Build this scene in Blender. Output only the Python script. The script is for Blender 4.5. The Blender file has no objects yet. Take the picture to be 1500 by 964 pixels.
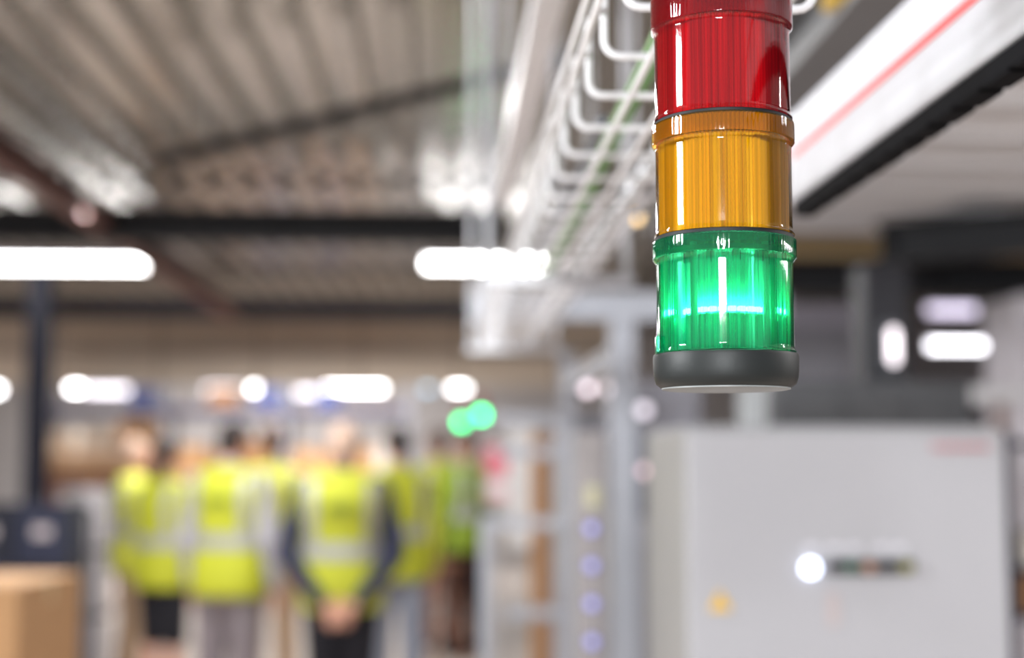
import bpy, bmesh, math, random
from mathutils import Vector, Matrix

scene = bpy.context.scene
COL = scene.collection
PI = math.pi
R = math.radians
random.seed(7)

# ------------------------------------------------------------------ camera
CAM_H = 1.48
FPX = 2083.0
PITCH, YAW = R(5.16), R(-2.75)
cam_d = bpy.data.cameras.new('camera')
cam = bpy.data.objects.new('camera', cam_d)
COL.objects.link(cam)
cam.location = (0, 0, CAM_H)
cam.rotation_euler = (PI / 2 + PITCH, 0, YAW)
cam_d.sensor_width = 36.0
cam_d.lens = 50.0
cam_d.clip_start = 0.05
cam_d.clip_end = 200
cam_d.dof.use_dof = True
cam_d.dof.focus_distance = 0.685
cam_d.dof.aperture_fstop = 3.6
scene.camera = cam

# ------------------------------------------------------------------ world and general lights
world = bpy.data.worlds.new('world')
scene.world = world
world.use_nodes = True
wb = world.node_tree.nodes['Background']
wb.inputs[0].default_value = (0.93, 0.95, 1.0, 1)
wb.inputs[1].default_value = 0.55

def area(name, loc, size_x, size_y, power, rot=(0, 0, 0), col=(1, 0.985, 0.975)):
    l = bpy.data.lights.new(name, 'AREA')
    l.shape = 'RECTANGLE'
    l.size, l.size_y = size_x, size_y
    l.energy = power
    l.color = col
    o = bpy.data.objects.new(name, l)
    COL.objects.link(o)
    o.location = loc
    o.rotation_euler = rot
    return o

# area lights added without fixtures for general light; the panels serve the tower
area('tower_fill_side', (-3.9, 0.55, CAM_H + 1.06), 0.66, 0.8, 160, (0, -PI / 2, 0), (0.95, 0.98, 1.0))  # added panel, brightens the tower and draws its left highlight stripe
area('tower_fill_rear', (-0.77, -2.78, CAM_H + 0.55), 0.70, 0.19, 105, (PI / 2, 0, 0), (0.95, 0.98, 1.0))  # added panel behind the camera, set close to brighten the tower's front
area('tower_highlight_right', (5.2, 2.2, 2.32), 0.10, 2.4, 110)  # added strip, placed for a highlight near the tower's right edge
area('far_wall_fill', (-3.5, 27.0, 4.1), 6.0, 0.10, 280)  # added fill that brightens the far wall and floor
area('strip_light_near', (-1.5, 2.4, 3.08), 2.4, 0.10, 55)
area('strip_light_mid', (-1.6, 6.2, 3.08), 2.4, 0.10, 110)
area('strip_light_group', (-1.2, 9.2, 3.05), 2.4, 0.10, 110)
area('strip_light_right', (2.3, 1.3, 2.35), 1.5, 0.10, 30)
area('strip_light_back', (-1.5, 17.5, 3.0), 3.0, 0.10, 170)
area('strip_light_back_left', (-5.0, 15.0, 3.0), 3.0, 0.10, 200)

vs = scene.view_settings
vs.view_transform = 'Standard'
vs.look = 'None'
vs.gamma = 1.0
vs.use_curve_mapping = False
vs.exposure = 0.22
cy = scene.cycles
cy.max_bounces = 10
cy.transparent_max_bounces = 24
cy.caustics_reflective = False
cy.caustics_refractive = False
cy.sample_clamp_indirect = 6.0
cy.use_denoising = True

# ------------------------------------------------------------------ helpers
CAM_M = cam.rotation_euler.to_matrix()
def at(px, py, Y):
    """the point of the place that lies Y metres down the hall on the sight line of a photo pixel"""
    d = CAM_M @ Vector(((px - 750) / FPX, -(py - 482) / FPX, -1))
    return Vector((0, 0, CAM_H)) + d * (Y / d.y)

def lin(c):
    return tuple(((v / 255) / 12.92 if v / 255 <= 0.04045 else ((v / 255 + 0.055) / 1.055) ** 2.4) for v in c) + (1,)

MATS = {}
def mat(name, rgb, rough=0.5, metal=0.0, noise=0.06, scale=6.0, bump=0.0, spec=0.5, stretch=(1, 1, 1), emit=None, emit_s=0):
    if name in MATS:
        return MATS[name]
    m = bpy.data.materials.new(name)
    m.use_nodes = True
    nt = m.node_tree
    b = nt.nodes['Principled BSDF']
    tc = nt.nodes.new('ShaderNodeTexCoord')
    mp = nt.nodes.new('ShaderNodeMapping')
    mp.inputs['Scale'].default_value = stretch
    nz = nt.nodes.new('ShaderNodeTexNoise')
    nz.inputs['Scale'].default_value = scale
    nz.inputs['Detail'].default_value = 4
    ramp = nt.nodes.new('ShaderNodeMixRGB')
    c = lin(rgb)
    ramp.inputs[1].default_value = tuple(max(0, v * (1 - noise * 2)) for v in c[:3]) + (1,)
    ramp.inputs[2].default_value = tuple(min(1, v * (1 + noise * 2)) for v in c[:3]) + (1,)
    nt.links.new(tc.outputs['Object'], mp.inputs['Vector'])
    nt.links.new(mp.outputs['Vector'], nz.inputs['Vector'])
    nt.links.new(nz.outputs['Fac'], ramp.inputs[0])
    nt.links.new(ramp.outputs[0], b.inputs['Base Color'])
    b.inputs['Roughness'].default_value = rough
    b.inputs['Metallic'].default_value = metal
    b.inputs['Specular IOR Level'].default_value = spec
    if bump:
        bp = nt.nodes.new('ShaderNodeBump')
        bp.inputs['Strength'].default_value = bump
        bp.inputs['Distance'].default_value = 0.002
        nt.links.new(nz.outputs['Fac'], bp.inputs['Height'])
        nt.links.new(bp.outputs[0], b.inputs['Normal'])
    if emit:
        b.inputs['Emission Color'].default_value = lin(emit)
        b.inputs['Emission Strength'].default_value = emit_s
    MATS[name] = m
    return m

def lamp_mat(name, rgb, strength):
    return mat(name, (235, 235, 235), 0.5, emit=rgb, emit_s=strength, noise=0.01)

class MB:
    def __init__(self):
        self.v, self.f = [], []
    def box(self, c, s, rz=0.0, rot=None):
        c = Vector(c)
        M = rot if rot is not None else Matrix.Rotation(rz, 3, 'Z')
        n = len(self.v)
        for z in (-.5, .5):
            for x, y in ((-.5, -.5), (.5, -.5), (.5, .5), (-.5, .5)):
                self.v.append(c + M @ Vector((x * s[0], y * s[1], z * s[2])))
        for q in ((3, 2, 1, 0), (4, 5, 6, 7), (0, 1, 5, 4), (1, 2, 6, 5), (2, 3, 7, 6), (3, 0, 4, 7)):
            self.f.append([n + i for i in q])
        return self
    def bevbox(self, c, s, b):
        """box with all its edges chamfered"""
        bm = bmesh.new()
        bmesh.ops.create_cube(bm, size=1)
        for v in bm.verts:
            v.co = Vector((v.co.x * s[0], v.co.y * s[1], v.co.z * s[2]))
        bmesh.ops.bevel(bm, geom=bm.edges[:], offset=b, segments=2, affect='EDGES', profile=0.5)
        n = len(self.v)
        bm.verts.index_update()
        for v in bm.verts:
            self.v.append(v.co + Vector(c))
        for f in bm.faces:
            self.f.append([n + v.index for v in f.verts])
        bm.free()
        return self
    def cyl(self, p0, p1, r0, r1=None, n=12, cap=True, dome=False):
        r1 = r0 if r1 is None else r1
        p0, p1 = Vector(p0), Vector(p1)
        d = (p1 - p0)
        L = d.length
        d.normalize()
        a = d.orthogonal().normalized()
        b = d.cross(a)
        rings = [(p0, r0), (p1, r1)]
        if dome:
            rings = [(p0 - d * r0 * .95, r0 * .3), (p0 - d * r0 * .7, r0 * .72), (p0, r0), (p1, r1), (p1 + d * r1 * .7, r1 * .72), (p1 + d * r1 * .95, r1 * .3)]
        s = len(self.v)
        for p, r in rings:
            for i in range(n):
                t = 2 * PI * i / n
                self.v.append(p + (a * math.cos(t) + b * math.sin(t)) * r)
        for k in range(len(rings) - 1):
            for i in range(n):
                j = (i + 1) % n
                self.f.append([s + k * n + i, s + k * n + j, s + (k + 1) * n + j, s + (k + 1) * n + i])
        if cap:
            self.f.append([s + i for i in range(n)][::-1])
            e = s + (len(rings) - 1) * n
            self.f.append([e + i for i in range(n)])
        return self
    def tube(self, pts, r, n=8):
        pts = [Vector(p) for p in pts]
        s = len(self.v)
        up = None
        for k, p in enumerate(pts):
            d = (pts[min(k + 1, len(pts) - 1)] - pts[max(k - 1, 0)]).normalized()
            if up is None:
                up = d.orthogonal().normalized()
            a = (up - d * up.dot(d)).normalized()
            up = a
            b = d.cross(a)
            for i in range(n):
                t = 2 * PI * i / n
                self.v.append(p + (a * math.cos(t) + b * math.sin(t)) * r)
        for k in range(len(pts) - 1):
            for i in range(n):
                j = (i + 1) % n
                self.f.append([s + k * n + i, s + k * n + j, s + (k + 1) * n + j, s + (k + 1) * n + i])
        self.f.append([s + i for i in range(n)][::-1])
        e = s + (len(pts) - 1) * n
        self.f.append([e + i for i in range(n)])
        return self
    def ell(self, c, r, nu=16, nv=10, rot=None):
        c = Vector(c)
        s = len(self.v)
        for k in range(1, nv):
            ph = PI * k / nv
            for i in range(nu):
                t = 2 * PI * i / nu
                p = Vector((r[0] * math.sin(ph) * math.cos(t), r[1] * math.sin(ph) * math.sin(t), -r[2] * math.cos(ph)))
                self.v.append(c + (rot @ p if rot else p))
        p = Vector((0, 0, -r[2])); self.v.append(c + (rot @ p if rot else p))
        p = Vector((0, 0, r[2])); self.v.append(c + (rot @ p if rot else p))
        bot, top = len(self.v) - 2, len(self.v) - 1
        for k in range(nv - 2):
            for i in range(nu):
                j = (i + 1) % nu
                self.f.append([s + k * nu + i, s + k * nu + j, s + (k + 1) * nu + j, s + (k + 1) * nu + i])
        for i in range(nu):
            j = (i + 1) % nu
            self.f.append([bot, s + j, s + i])
            self.f.append([top, s + (nv - 2) * nu + i, s + (nv - 2) * nu + j])
        return self
    def lathe(self, prof, n=64, rfun=None, close=True):
        """prof: list of (r, z) from bottom to top; rfun(angle, k) changes the radius"""
        s = len(self.v)
        for k, (r, z) in enumerate(prof):
            for i in range(n):
                t = 2 * PI * i / n
                rr = r + (rfun(i, k) if rfun else 0)
                self.v.append(Vector((rr * math.cos(t), rr * math.sin(t), z)))
        for k in range(len(prof) - 1):
            for i in range(n):
                j = (i + 1) % n
                self.f.append([s + k * n + i, s + k * n + j, s + (k + 1) * n + j, s + (k + 1) * n + i])
        if close:
            self.f.append([s + i for i in range(n)][::-1])
            e = s + (len(prof) - 1) * n
            self.f.append([e + i for i in range(n)])
        return self
    def loft(self, rings, close=True):
        s = len(self.v)
        n = len(rings[0])
        for rg in rings:
            self.v += [Vector(p) for p in rg]
        for k in range(len(rings) - 1):
            for i in range(n):
                j = (i + 1) % n
                self.f.append([s + k * n + i, s + k * n + j, s + (k + 1) * n + j, s + (k + 1) * n + i])
        if close:
            self.f.append([s + i for i in range(n)][::-1])
            e = s + (len(rings) - 1) * n
            self.f.append([e + i for i in range(n)])
        return self
    def mesh(self, name, m, smooth=False):
        me = bpy.data.meshes.new(name)
        me.from_pydata([tuple(v) for v in self.v], [], self.f)
        me.update()
        if m:
            me.materials.append(m)
        if smooth:
            me.shade_smooth()
            if smooth != 'all':
                me.set_sharp_from_angle(angle=R(40))
        return me
    def build(self, name, m, parent=None, smooth=False, loc=None):
        o = bpy.data.objects.new(name, self.mesh(name, m, smooth))
        COL.objects.link(o)
        if parent:
            o.parent = parent
        if loc is not None:
            o.location = loc
        return o

def link(name, me, parent=None, loc=(0, 0, 0), rot=(0, 0, 0)):
    o = bpy.data.objects.new(name, me)
    COL.objects.link(o)
    o.parent = parent
    o.location = loc
    o.rotation_euler = rot
    return o

def tag(o, label=None, cat=None, group=None, kind=None):
    if label: o['label'] = label
    if cat: o['category'] = cat
    if group: o['group'] = group
    if kind: o['kind'] = kind
    return o

def thing(name, label, cat, loc=(0, 0, 0), rz=0, group=None):
    o = bpy.data.objects.new(name, None)
    o.empty_display_size = 0.1
    COL.objects.link(o)
    o.location = loc
    o.rotation_euler = (0, 0, rz)
    return tag(o, label, cat, group)

# ------------------------------------------------------------------ materials
M_galv = mat('galvanised', (196, 196, 200), 0.38, 0.55, 0.10, 9)
M_wire = mat('zinc_wire', (236, 235, 238), 0.35, 0.1, 0.04, 30)
M_deck = mat('deck_steel', (187, 185, 181), 0.22, 0.7, 0.10, 1.3, stretch=(2.5, .35, 1))
M_deck2 = mat('deck_steel_pale', (226, 228, 233), 0.5, 0.0, 0.06, 1.0, stretch=(.4, 2, 1))
M_black = mat('black_steel', (12, 12, 19), 0.65, 0.0, 0.1, 5)
M_navy = mat('navy_steel', (38, 40, 56), 0.45, 0.2, 0.1, 5)
M_rust = mat('oxide_red_steel', (112, 76, 72), 0.6, 0.1, 0.15, 4)
M_cream = mat('cream_panel', (238, 222, 204), 0.7, 0, 0.05, 2)
M_floor = mat('floor_screed', (196, 182, 172), 0.55, 0, 0.08, 1.2)
M_joint = mat('floor_joint', (120, 110, 104), 0.8)
M_white = mat('white_paint', (222, 222, 226), 0.42, 0, 0.02, 4)
M_red = mat('red_stripe', (226, 84, 84), 0.5, 0, 0.03, 4)
M_rubber = mat('black_rubber', (17, 17, 22), 0.6, 0, 0.15, 20)
M_alu = mat('anodised_profile', (176, 178, 186), 0.45, 0.3, 0.05, 6)
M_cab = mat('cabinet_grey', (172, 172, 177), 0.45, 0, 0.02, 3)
M_cab_side = mat('cabinet_side_darker', (150, 149, 147), 0.5, 0, 0.02, 3)  # cabinet body, a darker grey than the door
M_dgrey = mat('machine_dark_grey', (92, 94, 98), 0.5, 0.1, 0.06, 3)
M_mgrey = mat('machine_mid_grey', (140, 140, 148), 0.5, 0.1, 0.06, 3)
M_card = mat('cardboard', (188, 146, 104), 0.85, 0, 0.06, 5, stretch=(1, 1, 6))
M_card2 = mat('cardboard_dark', (158, 116, 78), 0.85, 0, 0.06, 5, stretch=(1, 1, 6))
M_tape = mat('packing_tape', (206, 178, 140), 0.35)
M_wood = mat('brown_wood', (122, 74, 50), 0.55, 0, 0.15, 4, stretch=(8, 8, 1))
M_pine = mat('pale_wood', (198, 160, 124), 0.6, 0, 0.08, 3, stretch=(1, 8, 8))
M_blue = mat('blue_steel', (66, 82, 138), 0.5, 0, 0.06, 4)
M_bluebin = mat('blue_plastic', (18, 22, 40), 0.5, 0, 0.08, 4)
M_film = mat('white_film', (208, 203, 196), 0.6, 0, 0.05, 5, bump=0.4)
M_tan = mat('ochre_paint', (168, 146, 108), 0.6, 0, 0.06, 3)
M_tube = lamp_mat('lamp_tube', (255, 253, 252), 16)
M_tube_dim = lamp_mat('lamp_tube_dim', (250, 244, 255), 3.2)
M_tube_far = lamp_mat('lamp_tube_far', (255, 252, 253), 14)
M_tube_blue = lamp_mat('lamp_tube_blue', (180, 225, 255), 2.2)
M_lime = mat('hi_vis_lime', (184, 190, 46), 0.7, 0, 0.05, 8, emit=None)
M_lime2 = mat('hi_vis_lime_pale', (208, 212, 78), 0.7, 0, 0.05, 8)
M_lime3 = mat('hi_vis_green', (128, 152, 40), 0.7, 0, 0.06, 8)
M_refl = mat('reflective_tape', (168, 168, 168), 0.4, 0.1, 0.05, 30)
M_skin = mat('skin', (206, 154, 132), 0.55, 0, 0.05, 12)
M_shoe = mat('black_shoe', (28, 27, 30), 0.5)
M_eye = mat('eye', (30, 26, 24), 0.2)
M_lip = mat('lips', (168, 96, 88), 0.5)

# ------------------------------------------------------------------ setting
floor = MB().box((0, 14, -0.05), (44, 60, 0.1)).build('floor', M_floor)
tag(floor, kind='structure')
for k in range(6):
    MB().box((0, 0, 0), (44, 0.012, 0.004)).build('floor_joint', M_joint, floor, loc=(0, 6 + k * 4.0, 0.001))
for k in range(5):
    MB().box((0, 0, 0), (0.012, 60, 0.004)).build('floor_joint', M_joint, floor, loc=(-8 + k * 4.0, 14, 0.0012))

DECK = CAM_H + 1.92
def deck_sheet_mesh(name, length, ribs, pitch, depth, m):
    """trapezoidal steel sheet, ribs along y"""
    prof = []
    for k in range(ribs):
        x = k * pitch
        prof += [(x, 0), (x + pitch * .34, 0), (x + pitch * .46, depth), (x + pitch * .88, depth)]
    prof.append((ribs * pitch, 0))
    b = MB()
    rings = []
    for y in (0, length):
        rings.append([Vector((x, y, z)) for x, z in prof] + [Vector((x, y, z + .004)) for x, z in prof[::-1]])
    b.loft(rings)
    return b.mesh(name, m)

# deck over the open hall: sheets laid side by side, ribs running down the hall
ceil = MB().box((-3.4, 9.6, DECK + 0.2), (11.4, 21.6, 0.16)).build('ceiling', mat('slab', (120, 118, 114), .8))
tag(ceil, kind='structure')
me_near = deck_sheet_mesh('deck_sheet', 10.9, 4, 0.25, 0.075, M_deck)
me_far = deck_sheet_mesh('deck_sheet', 9.8, 4, 0.25, 0.075, M_deck)
for k in range(11):
    link('deck_sheet', me_near, ceil, (-9.0 + k * 1.0, -0.9, DECK + 0.01 + 0.003 * (k % 2)))
    link('deck_sheet', me_far, ceil, (-9.0 + k * 1.0, 10.3, DECK + 0.01 + 0.003 * (k % 2)))

# lower deck on the right, ribs across
DECK2 = CAM_H + 1.00
ceil2 = MB().box((5.0, 3.3, DECK2 + 0.21), (8.0, 6.2, 0.12)).build('ceiling', MATS['slab'])
tag(ceil2, kind='structure')
me_r = deck_sheet_mesh('deck_sheet', 8.0, 2, 0.45, 0.10, M_deck2)
for k in range(7):
    link('deck_sheet', me_r, ceil2, (1.0, 6.3 - k * .9, DECK2 + 0.01), (0, 0, -PI / 2))

ceil3 = MB().box((-2.4, 25.8, 4.38), (23.2, 10.4, 0.12)).build('ceiling', MATS['slab'])
tag(ceil3, kind='structure')
ceil4 = MB().box((5.7, 13.55, 3.66), (6.8, 13.7, 0.12)).build('ceiling', MATS['slab'])
tag(ceil4, kind='structure')

# far end wall and the cream bulkhead over the passage
w = MB().box((-4, 31, 2.2), (40, 0.2, 4.4)).build('wall_back', mat('far_wall', (226, 222, 222), .8))
tag(w, kind='structure')
w = MB().box((-14, 14, 2.2), (0.2, 34, 4.4)).build('wall_left', mat('left_wall', (150, 146, 146), .8))
tag(w, kind='structure')
w = MB().box((9.2, 14, 2.2), (0.2, 34, 4.4)).build('wall_right', mat('right_wall', (146, 144, 150), .8))
tag(w, kind='structure')
bulk = MB().box((-4.0, 20.3, 0), (13.0, 0.16, 1.30), ).build('trim_1', M_cream, loc=(0, 0, CAM_H + 1.66))
tag(bulk, kind='structure')
for k in range(9):
    MB().box((0, 0, 0), (0.03, 0.02, 1.3)).build('panel_joint', mat('panel_joint_tan', (168, 152, 134), .7), bulk, loc=(-9.6 + k * 1.4, 20.21, 0))
MB().box((0, 0, 0), (13.0, .05, .05)).build('panel_rail', mat('rail_grey', (176, 166, 158), .6), bulk, loc=(-4.0, 20.19, -0.18))

# ------------------------------------------------------------------ steel beams and pipes
def ibeam(name, label, p0, p1, h, wd, m, webs=True):
    p0, p1 = Vector(p0), Vector(p1)
    L = (p1 - p0).length
    t = thing(name, label, 'beam', p0, math.atan2(p1.y - p0.y, p1.x - p0.x))
    MB().box((L / 2, 0, h / 2 - .01), (L, wd, .02)).build('flange', m, t)
    MB().box((L / 2, 0, -h / 2 + .01), (L, wd, .02)).build('flange', m, t)
    MB().box((L / 2, 0, 0), (L, .014, h - .03)).build('web', m, t)
    if webs:
        n = max(2, int(L / 1.5))
        for k in range(n + 1):
            MB().box((.04 + k * (L - .08) / n, 0, 0), (.012, wd * .9, h - .035)).build('stiffener', m, t)
    return t

ibeam('steel_beam', 'black steel beam crossing under the ribbed deck, nearest the camera', (-9, 10.05, CAM_H + 1.63), (0.45, 10.05, CAM_H + 1.63), .24, .16, M_black)
ibeam('steel_beam', 'dark steel beam under the deck behind the hanging tube lamps', (-9, 16.4, CAM_H + 1.70), (1.2, 16.4, CAM_H + 1.70), .22, .16, M_navy)
a = at(-60, 215, 7.0); b = at(330, 440, 15.0)
ibeam('oxide_red_beam', 'rust-red steel beam running down the hall at the left', (a.x, 5.0, CAM_H + 1.63), (a.x, 16.0, CAM_H + 1.63), .14, .13, M_rust)
t = thing('pipe', 'dark pipe slung diagonally under the ribbed deck', 'pipe', at(845, 82, 6.0))
p0 = Vector((0, 0, 0)); p1 = at(230, 236, 7.6) - t.location
MB().cyl(p0, p1, .036, n=12).build('tube', M_rubber, t, smooth=True)
for k in (.15, .5, .85):
    q = p0.lerp(p1, k)
    MB().cyl(q - (p1 - p0).normalized() * .02, q + (p1 - p0).normalized() * .02, .043, n=12).build('clamp', M_black, t, smooth=True)
    zt = DECK - t.location.z
    MB().cyl(q + Vector((0, 0, .03)), Vector((q.x, q.y, zt + .008)), .004, n=6).build('hanger_rod', M_galv, t)

# the ochre and black beams that end the lower deck on the right
ibeam('ochre_beam', 'ochre painted beam at the end of the lower deck', (1.2, 6.9, at(1300, 362, 6.9).z), (7.5, 6.9, at(1300, 362, 6.9).z), .10, .10, M_tan)
ibeam('steel_beam', 'deep black beam just below the ochre beam', (1.2, 7.6, at(1300, 405, 7.6).z), (4.2, 7.6, at(1300, 405, 7.6).z), .20, .16, M_black)
q = at(1470, 318, 5.2)
ibeam('steel_beam', 'black beam across the corner of the lower deck, at the right edge', (q.x - .25, 5.9, q.z), (q.x + 2.3, 4.1, q.z + .02), .17, .14, M_black)

# navy column at the left, with base plate
c = at(53, 670, 13.0)
t = thing('steel_column', 'dark navy steel column standing at the left', 'column', (c.x, 13.0, 0))
MB().box((0, .085, 1.65), (.19, .018, 3.28)).build('flange', M_navy, t)
MB().box((0, -.085, 1.65), (.19, .018, 3.28)).build('flange', M_navy, t)
MB().box((0, 0, 1.65), (.016, .155, 3.28)).build('web', M_navy, t)
MB().box((0, 0, .012), (.34, .34, .02)).build('base_plate', M_navy, t)
for sx in (-1, 1):
    for sy in (-1, 1):
        MB().cyl((sx * .13, sy * .13, .02), (sx * .13, sy * .13, .05), .015, n=6).build('bolt', M_galv, t)

# ------------------------------------------------------------------ tube lamps
def tube_lamp(label, p, length, tm, r=.03, axis='x', top=None, group='hanging tube lamps'):
    t = thing('tube_lamp', label, 'lamp', p, 0 if axis == 'x' else PI / 2, group)
    MB().bevbox((0, 0, r + .03), (length + .06, .07, .05), .008).build('housing', M_white, t)
    MB().cyl((-length / 2, 0, 0), (length / 2, 0, 0), r, n=16).build('tube', tm, t, smooth=True)
    for s in (-1, 1):
        MB().cyl((s * length / 2, 0, 0), (s * (length / 2 + .025), 0, 0), r * .9, n=12).build('end_cap', M_white, t, smooth=True)
        if top:
            MB().cyl((s * length * .38, 0, r + .05), (s * length * .38, 0, top - p[2]), .003, n=6).build('suspension_wire', M_wire, t)
    return t

def lamp_px(label, x0, x1, y, Y, tm, r=.03, top=None):
    a, b = at(x0, y, Y), at(x1, y, Y)
    return tube_lamp(label, (a + b) / 2, b.x - a.x, tm, r, 'x', top)

lamp_px('long bright tube lamp hanging at the left edge', -60, 212, 387, 12, M_tube, .035, DECK)
lamp_px('bright tube lamp hanging beside the wire cable tray', 624, 800, 387, 12, M_tube, .035, DECK)
Z2 = 25.5
TOPF = 4.325
TOPR = 3.605
lamp_px('far tube lamp cut by the left edge, end on', -40, 2, 571, Z2, M_tube_far, .045, TOPF)
lamp_px('short bright far lamp right of the navy column', 102, 121, 569, Z2, M_tube_far, .045, TOPF)
lamp_px('dim far lamp touching the short bright one right of the column', 128, 192, 572, Z2 + 1, M_tube_dim, .055, TOPF)
lamp_px('dim long far lamp above the people at the left', 302, 350, 570, Z2 + 1, M_tube_dim, .055, TOPF)
lamp_px('round bright far lamp between two longer lamps', 368, 378, 569, Z2, M_tube_far, .045, TOPF)
lamp_px('longest bright far lamp above the middle of the group', 476, 562, 568, Z2, M_tube_far, .045, TOPF)
lamp_px('faint far lamp left of the longest one', 430, 470, 575, Z2 + 1, M_tube_dim, .05, TOPF)
lamp_px('faint bluish far lamp left of the green signal', 620, 634, 569, Z2 + 1, M_tube_blue, .05, TOPF)
lamp_px('bright far lamp just above the green signal', 660, 684, 568, Z2, M_tube_far, .045, TOPF)
lamp_px('bright tube lamp seen past the right side of the signal tower', 1360, 1468, 507, 14, mat('lamp_tube_right', (235, 235, 235), emit=(250, 248, 255), emit_s=6), .035, TOPR)
lamp_px('glowing bar in place of a reflection above the bright lamp on the right', 1358, 1428, 455, 16, mat('reflection_bar_glow', (235, 235, 235), emit=(225, 215, 240), emit_s=2.0), .045, TOPR)  # added glowing tube standing in for a whitish reflection
lamp_px('dim short lamp close to the green lens on the right', 1225, 1252, 524, 14, M_tube_dim, .035, TOPR)
a = at(1309, 488, 4.86); b = at(1309, 526, 4.86)
t = thing('wall_lamp', 'upright oval lamp on the dark machine column', 'lamp', a.lerp(b, .5))
h = (a.z - b.z)
MB().cyl((0, 0, -h / 2), (0, 0, h / 2), .016, n=14, dome=True).build('diffuser', mat('wall_lamp_glow', (235, 235, 235), emit=(250, 238, 245), emit_s=2.6), t, smooth=True)
MB().bevbox((0, .035, 0), (.06, .05, h + .08), .008).build('back_plate', M_dgrey, t)

# ------------------------------------------------------------------ people
def remesh(o, vox):
    md = o.modifiers.new('union', 'REMESH')
    md.mode = 'VOXEL'
    md.voxel_size = vox
    sm = o.modifiers.new('smooth', 'SMOOTH')
    sm.iterations = 4
    sm.factor = 0.5
    dg = bpy.context.evaluated_depsgraph_get()
    me = bpy.data.meshes.new_from_object(o.evaluated_get(dg))
    o.modifiers.clear()
    old = o.data
    nm = old.name
    o.data = me
    bpy.data.meshes.remove(old)
    me.name = nm
    me.shade_smooth()
    return o

def torso_at(u, h, k):
    """half width, half depth and y offset of the trunk at the height fraction u"""
    tab = [(.44, .165, .105, 0), (.50, .180, .120, 0), (.56, .172, .115, 0), (.62, .160, .105, .005), (.68, .170, .112, .005),
           (.74, .185, .120, 0), (.78, .190, .115, 0), (.81, .180, .100, 0), (.83, .150, .085, -.005), (.845, .105, .070, -.01), (.86, .070, .062, -.01)]
    for a, b in zip(tab, tab[1:]):
        if u <= b[0]:
            f = max(0, (u - a[0]) / (b[0] - a[0]))
            return tuple((a[i] + (b[i] - a[i]) * f) * k for i in (1, 2, 3))
    return tuple(tab[-1][i] * k for i in (1, 2, 3))

def ring(u, h, k, off, n=32):
    rx, ry, oy = torso_at(u, h, k)
    out = []
    for i in range(n):
        t = 2 * PI * i / n
        c_, s_ = math.cos(t), math.sin(t)
        e = .82
        out.append(Vector(((rx + off) * math.copysign(abs(c_) ** e, c_), oy + (ry + off) * math.copysign(abs(s_) ** e, s_), u * h)))
    return out

def hand(b, wrist, d, n, side, size=1.0, curl=.5):
    """palm, four fingers of different lengths and a thumb. d: along the hand, n: palm normal, side: towards the thumb"""
    d, n, side = d.normalized(), n.normalized(), side.normalized()
    s = size
    for k in (-1.1, 0, 1.1):
        b.cyl(wrist, wrist + d * .085 * s + side * k * .02 * s, .017 * s, .014 * s, 8, dome=True)
    for k, ln in ((1.5, .072), (.5, .080), (-.5, .074), (-1.5, .058)):
        p0 = wrist + d * .085 * s + side * k * .021 * s
        d1 = (d + n * curl * .5).normalized()
        p1 = p0 + d1 * ln * .5 * s
        d2 = (d + n * curl * 1.4).normalized()
        p2 = p1 + d2 * ln * .5 * s
        b.cyl(p0, p1, .0095 * s, .009 * s, 8, dome=True)
        b.cyl(p1, p2, .009 * s, .0078 * s, 8, dome=True)
    p0 = wrist + d * .025 * s + side * .028 * s
    p1 = p0 + (d * .7 + side * .8 + n * .2).normalized() * .04 * s
    p2 = p1 + (d + side * .2 + n * .3).normalized() * .032 * s
    b.cyl(p0, p1, .012 * s, .0105 * s, 8, dome=True)
    b.cyl(p1, p2, .0105 * s, .009 * s, 8, dome=True)

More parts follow.
